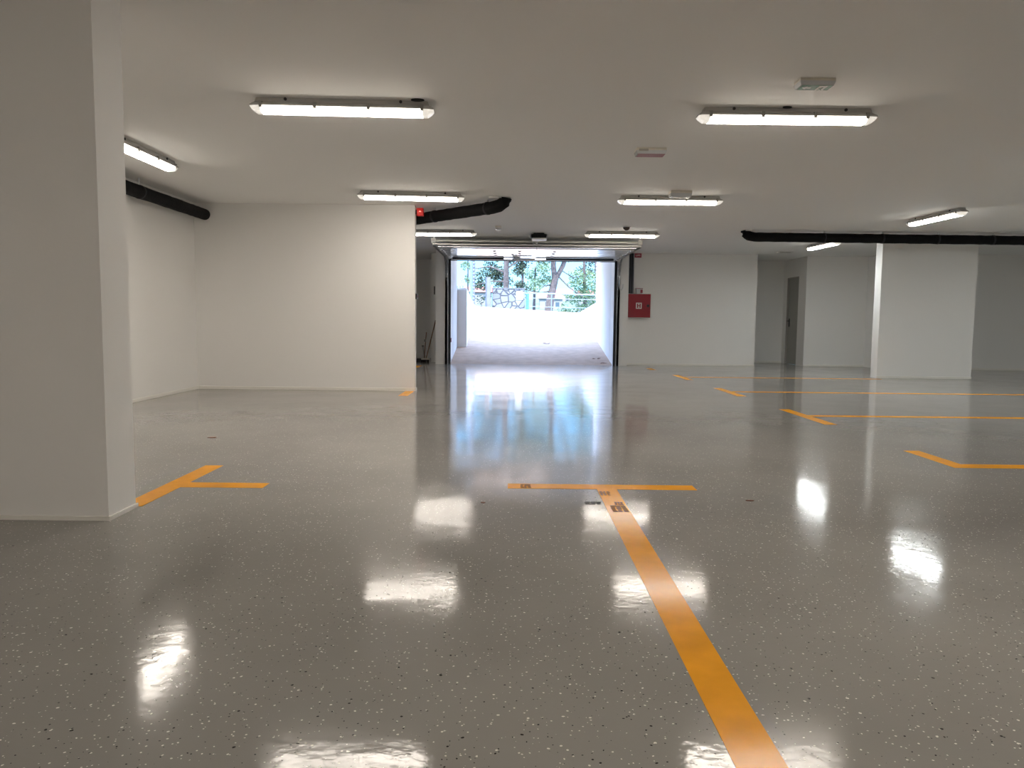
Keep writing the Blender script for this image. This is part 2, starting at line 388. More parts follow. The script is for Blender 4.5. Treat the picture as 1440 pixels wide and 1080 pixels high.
# ------------------------------------------------------------------ ceiling signs, domes, bracket
def sign(label, loc, w, dpt, h, mface, border=True):
    t = thing('emergency_light', label, 'emergency light', loc, 0, 'emergency light boxes on the ceiling')
    obj('housing', box(nb(), -w / 2, w / 2, 0, dpt * .9, -h * .45, -.0005), 'cream_plastic', t, bevel=.004)
    bm = nb(); loft(bm, [[(-w / 2, 0, -h * .45), (w / 2, 0, -h * .45), (w / 2, dpt, -h * .45), (-w / 2, dpt, -h * .45)], [(-w / 2 + .01, .01, -h), (w / 2 - .01, .01, -h), (w / 2 - .01, dpt - .01, -h), (-w / 2 + .01, dpt - .01, -h)]])
    obj('lens', bm, 'clear', t)
    obj('sign_face', box(nb(), -w / 2 + .02, w / 2 - .011, .011, dpt - .011, -h - .002, -h - .0003), mface, t)
    return t
s = sign('white exit sign box with green arrow and running figure, nearest on the ceiling', (2.035, 5.215, H), .24, .13, .048, 'green_sign')
z = -.0515
def face_of(t): return [c for c in t.children if c.name.startswith('sign_face')][0]
bm = nb()   # arrow pointing away plus doorway
prism(bm, [(-.085, .065), (-.055, .095), (-.055, .078), (-.025, .078), (-.025, .052), (-.055, .052), (-.055, .035)], z, z + .001)
obj('arrow_symbol', bm, 'sign_white', face_of(s))
bm = nb(); prism(bm, [(.02, .02), (.075, .02), (.075, .115), (.02, .115)], z, z + .001); obj('doorway_symbol', bm, 'sign_white', face_of(s))
bm = nb(); zz = z - .0008
prism(bm, [(.043, .046), (.056, .046), (.056, .060), (.043, .060)], zz, zz + .0007)  
prism(bm, [(.038, .064), (.058, .064), (.054, .090), (.042, .090)], zz, zz + .0007)  
prism(bm, [(.030, .070), (.038, .064), (.042, .072), (.032, .080)], zz, zz + .0007)  
prism(bm, [(.042, .090), (.048, .090), (.038, .115), (.032, .112)], zz, zz + .0007)  
prism(bm, [(.048, .090), (.054, .090), (.066, .104), (.060, .112)], zz, zz + .0007)  
obj('running_figure_symbol', bm, 'green_sign', face_of(s))
s = sign('cream emergency light box with a mauve-red underside', (1.30, 7.30, H), .285, .16, .058, 'mauve_face')
obj('label_plate', box(nb(), -.12, -.03, -.0015, 0, -.034, -.012), 'frame_grey', s)
s = sign('small clear-lensed emergency light behind the second row tube lamp', (2.10, 9.62, H), .27, .16, .075, 'clear')
obj('stripe', box(nb(), -.09, .02, .03, .13, -.0785, -.0775), 'frame_grey', s)
s = sign('tiny emergency light with a dark green underside above the garage door', (-.27, 13.35, H), .105, .14, .06, 'green_sign')
def dome_cam(label, loc, r):
    t = thing('dome_camera', label, 'dome camera', loc, 0, 'dome cameras on the ceiling')
    bm = nb(); flat_disc(bm, (0, 0, 0), r, r, .0145, 24); obj('base_ring', bm, 'white_plastic', t, bevel=.003)
    obj('dome_cover', dome(nb(), (0, 0, -.0145), r * .86, squash=.95), 'smoked', t, smooth=True)
dome_cam('brown dome camera hanging below the nearest right tube lamp', (1.955, 6.17, H), .074)
dome_cam('dark dome camera beside the far right tube lamp', (1.955, 13.25, H), .072)
t = thing('ceiling_vent', 'small flat vent grille in the ceiling of the door recess', 'vent', (6.25, 17.55, H))
bm = nb(); box(bm, -.16, .16, -.10, -.085, -.02, -.0005); box(bm, -.16, .16, .085, .10, -.02, -.0005); box(bm, -.16, -.145, -.085, .085, -.02, -.0005); box(bm, .145, .16, -.085, .085, -.02, -.0005)
obj('vent_frame', bm, 'white_plastic', t)
bm = nb()
for k in range(7): box(bm, -.145, .145, -.08 + k * .025, -.068 + k * .025, -.017, -.004)
obj('vent_slats', bm, 'clip', t)
t = thing('ceiling_bracket', 'small bright white tube bracket on the ceiling by the pipe elbow', 'bracket', (-.25, 10.12, H))  # white bracket beside the pipe, built as a short tube
bm = nb(); tube(bm, [(-.085, 0, -.028), (.045, 0, -.028)], .016, 12); obj('bracket_body', bm, 'white_plastic', t, smooth=False)
bm = nb(); tube(bm, [(.045, 0, -.028), (.085, 0, -.028)], .008, 10); obj('bracket_tip', bm, 'galv', t)
bm = nb(); box(bm, -.02, .02, -.01, .01, -.02, -.0005); obj('bracket_mount', bm, 'white_plastic', t)
t = thing('warning_beacon', 'red glowing warning light at the top end of the partition wall', 'warning light', (-1.36, 11.14, 2.60))
bb = obj('beacon_body', box(nb(), -.048, .048, -.045, .045, -.045, .065), 'red_plastic', t, bevel=.006)
obj('beacon_mount', box(nb(), -.07, -.048, -.03, .03, -.02, .04), 'dark', t)
obj('beacon_bulb', dome(nb(), (.0, -.046, .008), .016, down=False), 'red_glow', bb)

# ------------------------------------------------------------------ insulated pipes
def pipe(label, pts, r, hangers, name='insulated_pipe', endcap=None, collar=None):
    p0 = Vector(pts[0]); t = thing(name, label, 'pipe', tuple(p0), 0, 'black insulated pipes under the ceiling')
    P = [Vector(p) - p0 for p in pts]
    Q = []
    rr = random.Random(int(p0.y * 100)); rads = []
    for a, b in zip(P, P[1:]):
        n = max(2, int((b - a).length / .09))
        for k in range(n): Q.append(a.lerp(b, k / n)); rads.append(r * rr.uniform(.965, 1.035))
    Q.append(P[-1]); rads.append(r)
    bm = nb(); tube(bm, Q, rads, 20); obj('pipe_insulation', bm, 'foam', t, smooth=True)
    for h in hangers:
        hv = Vector(h[:3]) - p0; ax = Vector(h[3:]).normalized()
        bm = nb(); tube(bm, [hv - ax * .016, hv + ax * .016], r * 1.07, 20); obj('pipe_clamp', bm, 'rubber', t)
        bm = nb(); tube(bm, [hv + Vector((0, 0, r)), Vector((hv.x, hv.y, H - p0.z - .0005))], .012, 8); obj('hanger_rod', bm, 'galv', t)
    if collar:
        c = Vector(collar) - p0; bm = nb(); tube(bm, [Vector((c.x, c.y, H - p0.z - .0005)), Vector((c.x, c.y, H - p0.z - .02))], r * 1.12, 20); obj('ceiling_collar', bm, 'white_plastic', t)
    return t
pipe('black insulated pipe high along the left wall, running into the corner', [(-4.47, -5.8, 2.535), (-4.47, 11.07, 2.535)], .078, [(-4.47, 5.5, 2.535, 0, 1, 0), (-4.47, 9.15, 2.535, 0, 1, 0), (-4.47, 2, 2.535, 0, 1, 0)])
dx, dy = (-1.46 + .22), (11.65 - 10.42)
pipe('short sagging black pipe emerging behind the partition wall and bending into the ceiling',
     [(-3.2, 13.1, 2.575), (-1.46, 11.62, 2.575), (-.30, 10.47, 2.585), (-.20, 10.38, 2.60), (-.13, 10.32, 2.64), (-.11, 10.30, 2.699)], .083,
     [(-1.17, 11.33, 2.578, 1, -1, 0), (-.36, 10.53, 2.585, 1, -1, 0)])
pipe('long black insulated pipe crossing the right side in front of the wide column',
     [(4.13, 13.62, 2.699), (4.14, 13.62, 2.64), (4.20, 13.62, 2.60), (4.30, 13.62, 2.582), (9.0, 13.72, 2.582), (13.49, 13.85, 2.582)], .082,
     [(5.55, 13.65, 2.582, 1, 0, 0), (6.6, 13.67, 2.582, 1, 0, 0), (7.6, 13.69, 2.582, 1, 0, 0), (8.6, 13.71, 2.582, 1, 0, 0)], collar=(4.16, 13.62, 0))

# ------------------------------------------------------------------ garage door
XL, XR = -1.50, 2.42
g = thing('garage_door', 'raised white sectional garage door with galvanised tracks around the bright opening', 'garage door', (.46, 17.9, 0))
def gp(name, bm, m, **k):
    bmesh.ops.translate(bm, vec=(-.46, -17.9, 0), verts=bm.verts); return obj(name, bm, m, g, **k)
for k in range(5):
    y0 = 15.22 + k * .52
    bm = nb(); box(bm, XL + .02, XR - .02, y0 + .004, y0 + .516, 2.475, 2.513)
    for q in (.13, .26, .39): box(bm, XL + .06, XR - .06, y0 + q, y0 + q + .01, 2.472, 2.476)
    p = gp('door_panel', bm, 'door_white', bevel=.003)
# bottom profile, seal, black strips along the dark gap, handle
gp('bottom_profile', box(nb(), XL + .05, XR - .05, 17.70, 17.80, 2.452, 2.470), 'bar_white')
gp('rubber_seal', box(nb(), XL + .02, XR - .02, 17.822, 17.87, 2.44, 2.51), 'rubber')
for a, b in ((XL + .12, -.22), (-.02, .16), (.74, XR - .14)):
    gp('black_strip', box(nb(), a, b, 17.30, 17.36, 2.430, 2.472), 'rubber')  # black strips drawn for the dark gap under the panels
for a, b in ((-.22, .02), (.50, .74)):
    gp('bracket_plate', box(nb(), a, b, 17.20, 17.62, 2.458, 2.474), 'door_white')
bm = nb(); tube(bm, [(.0, 16.75, 2.45), (-.03, 16.85, 2.44), (-.03, 17.02, 2.44), (.03, 17.12, 2.44), (.42, 17.14, 2.44)], .013, 8); gp('lock_rod', bm, 'galv')
for x in (-.42, .1, .82):
    for y in (15.74, 16.26, 16.78):
        gp('hinge', box(nb(), x, x + .06, y - .04, y + .04, 2.462, 2.474), 'galv')
# tracks
for s, x in ((-1, XL - .065), (1, XR + .065)):
    bm = nb()
    path = [(15.0, 2.50), (17.35, 2.50)] + [(17.35 + .46 * math.sin(a), 2.04 + .46 * math.cos(a)) for a in [math.radians(q) for q in range(10, 91, 10)]] + [(17.81, .0)]
    def rib(off, w, h):
        rings = []
        for i, (y, z_) in enumerate(path):
            j0, j1 = max(i - 1, 0), min(i + 1, len(path) - 1)
            ty, tz = path[j1][0] - path[j0][0], path[j1][1] - path[j0][1]; n = math.hypot(ty, tz); ny, nz = -tz / n, ty / n
            rings.append([(x + off, y, z_), (x + off + w, y, z_), (x + off + w, y + ny * h, z_ + nz * h), (x + off, y + ny * h, z_ + nz * h)])
        loft(bm, rings)
    rib(s * .022, s * .004, .055); rib(-s * .022, s * .048, .004); rib(-s * .022, s * .048, .055 * .0 + .004)
    gp('track', bm, 'galv')
    # angle iron between track and pier
    gp('track_angle', box(nb(), x - .03, x + .03, 17.90, 17.948, 0, 2.45), 'galv')
    gp('side_seal', box(nb(), (XL - .02) if s < 0 else (XR - .035), (XL + .035) if s < 0 else (XR + .02), 17.875, 17.90, 0, 2.47), 'rubber')
    for k in range(7):
        y = 15.35 + k * .36
        bm = nb(); box(bm, x - s * .10 - .03, x - s * .10 + .03, y - .03, y + .03, 2.462, 2.474); tube(bm, [(x - s * .11, y, 2.468), (x - s * .0, y, 2.50)], .008, 6); tube(bm, [(x - .008, y, 2.512), (x + .008, y, 2.512)], .02, 10)
        gp('roller_hinge', bm, 'galv')
    gp('bearing_bracket', box(nb(), x - .045, x + .045, 14.93, 15.02, 2.555, 2.645), 'bar_white', bevel=.008)
    gp('drop_rod', box(nb(), x - .012, x + .012, 14.97, 14.975, 2.645, H - .0005), 'galv')
    gp('drop_rod', box(nb(), x - .055, x - .045, 14.97, 14.975, 2.60, H - .0005), 'galv')
gp('spring_shaft', tube(nb(), [(XL - .02, 14.975, 2.600), (XR + .02, 14.975, 2.600)], .024, 14), 'bar_white')
bm = nb(); box(bm, XL - .09, XR + .09, 14.95, 14.99, 2.515, 2.548); gp('cross_rail', bm, 'bar_white', bevel=.003)
bm = nb(); box(bm, XL, XR, 15.05, 15.20, 2.490, 2.50); gp('top_profile', bm, 'galv')
bm = nb(); tube(bm, [(.46, 15.0, 2.51), (.46, 15.02, 2.44)], .004, 6); gp('release_cord', bm, 'dark')
bm = nb(); pts = [(2.52, 17.79, 2.40), (2.50, 17.79, 2.2), (2.485, 17.79, 1.95), (2.485, 17.79, 1.88), (2.50, 17.79, 1.81), (2.54, 17.79, 1.79), (2.57, 17.79, 1.84), (2.575, 17.79, 1.93)]
tube(bm, pts, .009, 8); gp('lift_cable', bm, 'galv')
# opener
t = thing('door_opener', 'black garage door opener motor with a white light strip on the ceiling', 'door opener', (.475, 14.45, H))
bm = nb(); loft(bm, [[(-.10, -.12, -.0005), (.10, -.12, -.0005), (.10, .12, -.0005), (-.10, .12, -.0005)], [(-.10, -.12, -.02), (.10, -.12, -.02), (.10, .12, -.02), (-.10, .12, -.02)], [(-.15, -.17, -.035), (.15, -.17, -.035), (.15, .17, -.035), (-.15, .17, -.035)], [(-.14, -.18, -.10), (.14, -.18, -.10), (.14, .18, -.10), (-.14, .18, -.10)]])
obj('motor_housing', bm, 'dark', t, bevel=.008)
obj('light_strip', box(nb(), -.125, .145, -.18, .16, -.128, -.101), 'sign_white', t, bevel=.004)
for s_ in (-1, 1):
    bm = nb(); box(bm, s_ * .155, s_ * .175, -.1, -.08, -.09, -.03); obj('side_bracket', bm, 'galv', t)
obj('drive_rail', box(nb(), -.018, .018, .16, 3.48, -.10, -.075), 'galv', t)
for x in (-.09, -.02):
    obj('support_strut', box(nb(), x, x + .014, .44, .46, -.185, -.10), 'galv', t)

# photocell on the left jamb
t = thing('photocell', 'small dark red photocell low on the left side of the garage opening', 'photocell', (-1.455, 17.995, .575))
obj('photocell_body', box(nb(), -.045, .0, -.03, .03, -.05, .05), 'red_sign', t, bevel=.004)
obj('photocell_lens', box(nb(), -.03, -.01, -.034, -.0302, -.02, .02), 'dark', t)

# ------------------------------------------------------------------ hydrant cabinet, tray, signs
t = thing('hydrant_cabinet', 'red hydrant cabinet with a white H on the wall right of the garage door', 'hydrant cabinet', (3.03, 18.38, 1.44))
obj('cabinet_body', box(nb(), -.275, .295, -.16, 0, -.285, .285), 'white_plastic', t, bevel=.004)
obj('cabinet_door', box(nb(), -.280, .275, -.185, -.1605, -.280, .280), 'red_paint', t, bevel=.005)
cd = [c for c in t.children if c.name == 'cabinet_door'][0]
obj('letter_plate', box(nb(), -.075, .065, -.1875, -.1855, -.072, .072), 'sign_white', cd)
bm = nb()
for a, b, c, d_ in ((-.048, -.022, -.050, .050), (.012, .038, -.050, .050), (-.022, .012, -.010, .010), (-.056, -.014, .040, .050), (-.056, -.014, -.050, -.040), (.004, .046, .040, .050), (.004, .046, -.050, -.040)):
    box(bm, a, b, -.1885, -.1876, c, d_)
obj('letter_h', bm, 'red_paint', cd)
obj('cabinet_latch', box(nb(), .185, .245, -.20, -.1855, -.03, .03), 'dark', cd, bevel=.004)
t = thing('plastic_tub', 'small clear and red plastic tub standing on the red hydrant cabinet', 'tub', (3.04, 18.29, 1.7255))
bm = nb(); loft(bm, [[(-.06, -.05, 0), (.06, -.05, 0), (.06, .05, 0), (-.06, .05, 0)], [(-.075, -.06, .12), (.075, -.06, .12), (.075, .06, .12), (-.075, .06, .12)]]); tb = obj('tub_body', bm, 'clear', t)
obj('tub_label', prism(nb(), [(.02, -.063), (.075, -.063), (.075, -.0615), (.02, -.0615)], .02, .10), 'red_sign', tb)
obj('tub_lid', box(nb(), -.08, .08, -.065, .065, .12, .135), 'mauve_face', t)
t = thing('cable_tray', 'dark zinc cable tray running up the wall above the red hydrant cabinet', 'cable tray', (2.84, 18.38, 1.735))
obj('tray_back', box(nb(), -.065, .065, -.02, -.0005, 0, H - 1.7355), 'tray', t)
for x in (-.065, .055): obj('tray_rail', box(nb(), x, x + .01, -.07, -.0205, 0, H - 1.7355), 'tray', t)
obj('cable', tube(nb(), [(-.02, -.035, 0), (-.018, -.035, .5), (-.02, -.035, H - 1.74)], .012, 8), 'dark', t)
obj('cable', tube(nb(), [(.025, -.035, 0), (.022, -.035, .4), (.026, -.035, H - 1.74)], .010, 8), 'dark', t)
obj('tray_clip', box(nb(), -.035, -.010, -.052, -.047, .55, .60), 'dark', t)
t = thing('wall_sign', 'small red sign with white lettering high beside the garage door track', 'sign', (3.005, 18.36, 2.65))
obj('sign_plate', box(nb(), -.082, .082, 0, .0195, -.052, .048), 'red_sign', t)
bm = nb()
for a, b, c, e_ in ((-.05, -.042, -.02, .02), (-.042, -.02, -.02, -.012), (-.015, -.007, -.02, .02), (-.007, .012, .012, .02), (-.007, .012, -.004, .004), (.018, .05, .012, .02), (.018, .026, -.02, .012), (.042, .05, -.02, .012)):
    box(bm, a, b, -.0015, -.0003, c, e_)
obj('sign_lettering', bm, 'sign_white', t)
t = thing('wall_switch', 'narrow grey switch strip on the wall strip left of the garage door', 'switch', (-1.945, 18.85, 1.78))
obj('switch_plate', box(nb(), -.03, .03, -.02, -.0005, -.12, .12), 'white_plastic', t)
obj('switch_slot', box(nb(), -.016, .012, -.024, -.0205, -.10, .10), 'dark', t)
t = thing('wall_switch', 'small black push button on the bright end of the partition wall', 'switch', (-1.43, 11.14, 1.39))
obj('switch_box', box(nb(), .0005, .03, -.035, .035, -.04, .04), 'dark', t, bevel=.004)
obj('push_button', box(nb(), .0301, .037, -.012, .012, -.012, .012), 'red_sign', t)

# ------------------------------------------------------------------ cleaning tools in the left recess
t = thing('push_broom', 'wooden-handled push broom leaning on the wall strip left of the garage door', 'broom', (-2.17, 18.72, 0))
obj('broom_handle', tube(nb(), [(.03, .0, .09), (.255, .10, 1.04)], .014, 8), 'wood', t)
bh = obj('broom_head', box(nb(), -.09, .11, -.03, .03, .06, .10), 'cream_plastic', t, bevel=.006)
bm = nb()
for i in range(14):
    for j in range(3):
        x = -.085 + i * .0142; y = -.022 + j * .022; tube(bm, [(x, y, .062), (x + random.uniform(-.02, .02), y * 1.6, 0)], .007, 5)
obj('bristles', bm, 'bristle', bh)
t = thing('dustpan', 'black long-handled dustpan lying beside the push broom', 'dustpan', (-2.33, 18.95, 0))
bm = nb(); loft(bm, [[(-.13, -.10, 0), (.13, -.10, 0), (.13, -.10, .004), (-.13, -.10, .004)], [(-.11, .10, 0), (.11, .10, 0), (.11, .10, .075), (-.11, .10, .075)]]); obj('pan', bm, 'dark', t)
obj('pan_handle', tube(nb(), [(.10, .10, .05), (.17, .0, .74)], .012, 8), 'wood', t)
obj('pan_grip', box(nb(), .11, .16, -.0, .04, .50, .56), 'clip', t)
for x, a, lab in ((-2.52, .02, 'left of the two short dark posts standing in the left recess'), (-2.30, .03, 'right of the two short dark posts standing in the left recess')):
    t = thing('short_post', lab, 'post', (x, 19.9, 0), 0, 'short posts in the left recess')
    obj('post_rod', tube(nb(), [(0, 0, .012), (-.06, 0, .35)], .018, 8), 'clip', t)
    obj('post_base', box(nb(), -.05, .05, -.04, .04, 0, .012), 'dark', t)
    obj('post_cap', box(nb(), -.09, -.035, -.025, .025, .35, .375), 'dark', t)

# ------------------------------------------------------------------ outside
# ramp surface
def rz_(y): return .145 * (y - 18.2)
bm = nb()
YS = [18.2 + k * .5 for k in range(21)]; XS = [-1.55 + k * .4 for k in range(11)]
grid = {}
for j, y in enumerate(YS):
    for i, x in enumerate(XS):
        f = max(0, (y - 21) / 7.2); tilt = f * .21 * (2.45 - x) / 4.0
        zc = min(rz_(y), 1.36 + .0) if y > 27.6 else rz_(y)
        grid[i, j] = bm.verts.new((x, y, zc + tilt))
for j in range(len(YS) - 1):
    for i in range(len(XS) - 1): bm.faces.new((grid[i, j], grid[i + 1, j], grid[i + 1, j + 1], grid[i, j + 1]))
geo = bmesh.ops.extrude_face_region(bm, geom=bm.faces[:])
bmesh.ops.translate(bm, vec=(0, 0, -.4), verts=[v for v in geo['geom'] if isinstance(v, bmesh.types.BMVert)])
struct('ramp', bm, 'ramp', 'pale concrete ramp climbing out of the garage', 'ramp')
struct('ground_street', box(nb(), -14, 16, 28.2, 58, .95, 1.33), 'asphalt', 'pale street level at the top of the ramp', 'street')
struct('ground_yard_left', box(nb(), -14, -1.6, 21.2, 28.2, .8, 1.3), 'asphalt', 'pale raised yard left of the ramp', 'yard')
struct('ground_yard_right', box(nb(), 2.75, 16, 22.1, 28.2, .8, 1.3), 'asphalt', 'pale raised yard right of the ramp', 'yard')
struct('wall_ramp_left_near', box(nb(), -1.829, -1.50, 18.851, 20.45, 0, 4.0), 'render_white', 'tall white wall beside the foot of the ramp, left', 'wall')
struct('wall_ramp_pillar', box(nb(), -1.82, -1.245, 20.46, 20.75, 0, 1.88), 'render_white', 'pale pillar ending the low left ramp wall', 'pillar', bevel=.01)
def sidewall(name, x0a, x1a, x0b, x1b, y0, y1, za, zb, label, n=8, curve=0.):
    bm = nb(); rings = []
    for k in range(n + 1):
        f = k / n; y = y0 + (y1 - y0) * f; zt = za + (zb - za) * f - curve * math.sin(math.pi * f)
        a = x0a + (x0b - x0a) * f; b = x1a + (x1b - x1a) * f
        rings.append([(a, y, 0), (b, y, 0), (b, y, zt), (a, y, zt)])
    loft(bm, rings); struct(name, bm, 'render_white', label, 'wall')
sidewall('wall_ramp_left_far', -1.55, -1.26, -1.75, -1.35, 20.76, 28.6, 1.93, 1.55, 'low white wall descending along the left side of the ramp', curve=.10)
sidewall('wall_ramp_right_far', 2.42, 2.72, 2.50, 2.80, 22.1, 28.4, 1.60, 1.38, 'low white wall along the right side of the ramp')
struct('wall_ramp_right_near', box(nb(), 2.42, 3.0, 18.705, 22.08, 0, 5.6), 'render_white', 'tall white wall beside the foot of the ramp, right', 'wall')
bm = nb(); box(bm, 2.42, 2.7, 18.2, 18.7, 0, .0); bm.free()
bm = nb()
for k in range(15):
    z0 = 1.66 + k * .10
    loft(bm, [[(2.405, 22.082, z0), (2.405, 22.082, z0 + .06), (2.405, 22.16, z0 + .03)], [(2.50, 22.082, z0), (2.50, 22.082, z0 + .06), (2.50, 22.16, z0 + .03)]])
struct('trim_wall_edge', bm, 'render_white', 'toothed white edging on the corner of the right ramp wall', 'trim')
# building above the garage: tall block to the right of the opening, lower terrace with slats to the left
struct('building_upper_right', box(nb(), -.40, 13.8, 12.0, 18.2, 2.91, 17.5), 'render_white', 'upper storeys of the building above the garage', 'building')
struct('building_terrace', box(nb(), -9, -.41, 12.0, 18.2, 2.91, 5.25), 'render_white', 'lower terrace storey above the left half of the garage door', 'building')
t = thing('slat_screen', 'vertical slat screen on the terrace above the garage door', 'screen', (-1.6, 18.1, 5.25))
for k in range(8): obj('slat', box(nb(), -.16 + k * .18, -.06 + k * .18, -.02, .02, .0, 3.2), 'slat', t)

# leaf litter on the ramp
for x, y, lab in ((2.10, 19.0, 'dry brown leaf pile at the right foot of the ramp'), (.95, 21.1, 'small dry leaf in the middle of the ramp'), (2.25, 18.45, 'dry leaf beside the garage threshold on the right')):
    bm = nb()
    for k in range(7):
        a = random.uniform(0, 6.28); cx, cy = random.uniform(-.10, .10), random.uniform(-.05, .05)
        prism(bm, [(cx + .035 * math.cos(a), cy + .035 * math.sin(a)), (cx + .018 * math.cos(a + 1.5), cy + .018 * math.sin(a + 1.5)), (cx - .035 * math.cos(a), cy - .035 * math.sin(a)), (cx - .018 * math.cos(a + 1.5), cy - .018 * math.sin(a + 1.5))], 0, .006)
    o = tag(obj('dry_leaf', bm, 'leaf_litter', loc=(x, y, rz_(y) + .004)), lab, 'leaf litter'); o.rotation_euler.x = math.atan(.145)

# street furniture beyond the ramp
GZ = 1.33
t = thing('stone_wall', 'low rubble stone wall at the top of the ramp', 'wall', (-.18, 31.2, GZ))
obj('stone_face', box(nb(), -.67, .67, 0, .35, 0, 1.03), 'stone', t, bevel=.02)
obj('coping', box(nb(), -.69, .69, -.02, .37, 1.03, 1.06), 'concrete', t)
t = thing('notice_plaque', 'white plaque fixed on the right end of the stone wall', 'plaque', (.27, 31.18, 2.08))
obj('plaque_plate', box(nb(), -.13, .13, 0, .018, -.17, .17), 'sign_white', t)
bm = nb()
for k in range(4): tube(bm, [(-.08 + .05 * k, -.004, -.12), (-.08 + .05 * k + .03, -.004, .12)], .004, 4)
obj('plaque_lines', bm, 'concrete', t)
tag(obj('concrete_post', box(nb(), -.105, .105, -.1, .1, 0, 1.48), 'concrete', bevel=.012, loc=(-1.02, 31.0, GZ)), 'tall pale concrete post left of the stone wall', 'post')
tag(obj('blue_post', box(nb(), -.06, .06, -.06, .06, 0, .85), 'bluepaint', bevel=.01, loc=(.60, 31.4, GZ)), 'short blue post at the right end of the stone wall', 'post')
t = thing('street_railing', 'pale blue tubular railing right of the stone wall', 'railing', (.70, 30.6, GZ))
for z_, r in ((.84, .028), (.64, .014), (.30, .014)):
    obj('rail', tube(nb(), [(.0, 0, z_), (3.3, 0, z_ - .06)], r, 8), 'railing', t)
for x in (.86, 2.9): obj('railing_post', tube(nb(), [(x, 0, 0), (x, 0, .82)], .018, 8), 'railing', t)
# left: mast, corrugated column and slat fence
t = thing('metal_mast', 'blue-grey metal mast behind the left ramp pillar', 'mast', (-1.60, 29.2, GZ))
obj('mast_tube', tube(nb(), [(0, 0, .01), (0, 0, 5.)], .055, 12), 'railing', t); obj('mast_foot', box(nb(), -.09, .09, -.09, .09, 0, .012), 'galv', t)
bm = nb(); rings = []
for k in range(60):
    z_ = k * .07; r = .075 if k % 2 else .105
    rings.append([(r * math.cos(q * math.pi / 5), r * math.sin(q * math.pi / 5), z_) for q in range(10)])
loft(bm, rings); tag(obj('ribbed_column', bm, 'concrete', loc=(-1.60, 28.9 + 1.2, GZ)), 'ribbed pale column beside the metal mast', 'column')
t = thing('slat_fence', 'upright metal slat fence behind the left ramp pillar', 'fence', (-3.0, 30.6, GZ))
for k in range(9): obj('fence_slat', box(nb(), k * .12, k * .12 + .05, -.02, .02, 0, 1.10), 'concrete', t)
obj('fence_rail', box(nb(), 0, 1.01, .021, .05, .95, 1.0), 'concrete', t)

# hill, houses
bm = nb(); G = {}
for j in range(13):
    for i in range(25):
        y = 60 + j * 20; x = -110 + i * 10
        zz = -6 + 13 * min(1, j / 8) ** .8 + 1.6 * math.sin(i * .9 + j) * (j / 12)
        G[i, j] = bm.verts.new((x, y, zz))
for j in range(12):
    for i in range(24): bm.faces.new((G[i, j], G[i + 1, j], G[i + 1, j + 1], G[i, j + 1]))
struct('ground_hillside', bm, 'hill', 'hazy green hillside beyond the trees', 'hill', smooth=True)
def house(x, y, z, w, h, lab, rot=0.):
    t = thing('house', lab, 'house', (x, y, z), rot, 'houses on the hillside')
    obj('house_walls', box(nb(), -w / 2, w / 2, -w * .4, w * .4, -3, h), 'house_wall', t)
    bm = nb(); loft(bm, [[(-w * .56, -w * .46, h), (-w * .56, w * .46, h), (-w * .56, 0, h + w * .22)], [(w * .56, -w * .46, h), (w * .56, w * .46, h), (w * .56, 0, h + w * .22)]]); obj('house_roof', bm, 'roof', t)
    for k in (-.25, .2):
        obj('window', box(nb(), w * k, w * k + .9, -w * .4 - .03, -w * .4 - .001, h - 1.9, h - .8), 'glass', t)
house(-8.6, 190, 5.4, 6.5, 2.6, 'white house with a red roof far left beyond the concrete post')
house(9.2, 185, 3.8, 5.5, 2.6, 'white house with a red roof seen left of the forked tree')
house(17.5, 170, 3.6, 5.5, 3.2, 'white house with a red roof seen right of the forked tree', .15)
house(13.6, 215, 6.2, 6.0, 2.4, 'pale house highest on the hillside behind the railing')

# trees
def tree(name, label, base, limbs, leaf, clusters, n, size, group='trees beyond the ramp'):
    t = thing(name, label, 'tree', base, 0, group); b = Vector(base)
    bm = nb()
    for pts, r0, r1 in limbs:
        P = [Vector(p) - b for p in pts]; k = len(P) - 1
        tube(bm, P, [r0 + (r1 - r0) * i / k for i in range(k + 1)], 9)
    obj('trunk', bm, 'bark', t)
    bm = nb(); rr = random.Random(int(abs(base[0]) * 1000 + base[1]))
    for (cx, cy, cz, sx, sy, sz) in clusters:
        m = max(6, int(n * sx * sz))
        for _ in range(m):
            while True:
                u, v, w = (rr.uniform(-1, 1) for _ in range(3))
                if u * u + v * v + w * w < 1: break
            p = Vector((cx + u * sx, cy + v * sy, cz + w * sz)) - b
            L_ = size * rr.uniform(.6, 1.5)
            d1 = Vector((rr.gauss(0, 1), rr.gauss(0, 1), rr.gauss(0, .6))).normalized() * L_
            d2 = d1.cross(Vector((rr.gauss(0, 1), rr.gauss(0, 1), rr.gauss(0, 1)))).normalized() * L_ * .32
            vs = [bm.verts.new(p - d1 * .5), bm.verts.new(p + d2), bm.verts.new(p + d1 * .6), bm.verts.new(p - d2)]
            bm.faces.new(vs)
    me = D.meshes.new('foliage'); bm.to_mesh(me); bm.free(); me.materials.append(M[leaf])
    o = D.objects.new('foliage', me); C.objects.link(o); o.parent = t
    return t
rr = random.Random(5)
def cl(x0, x1, z0, z1, y0, y1, n, s0, s1):
    out = []
    for _ in range(n):
        s = rr.uniform(s0, s1); out.append((rr.uniform(x0, x1), rr.uniform(y0, y1), rr.uniform(z0, z1), s, s * .8, s * rr.uniform(.35, .7)))
    return out
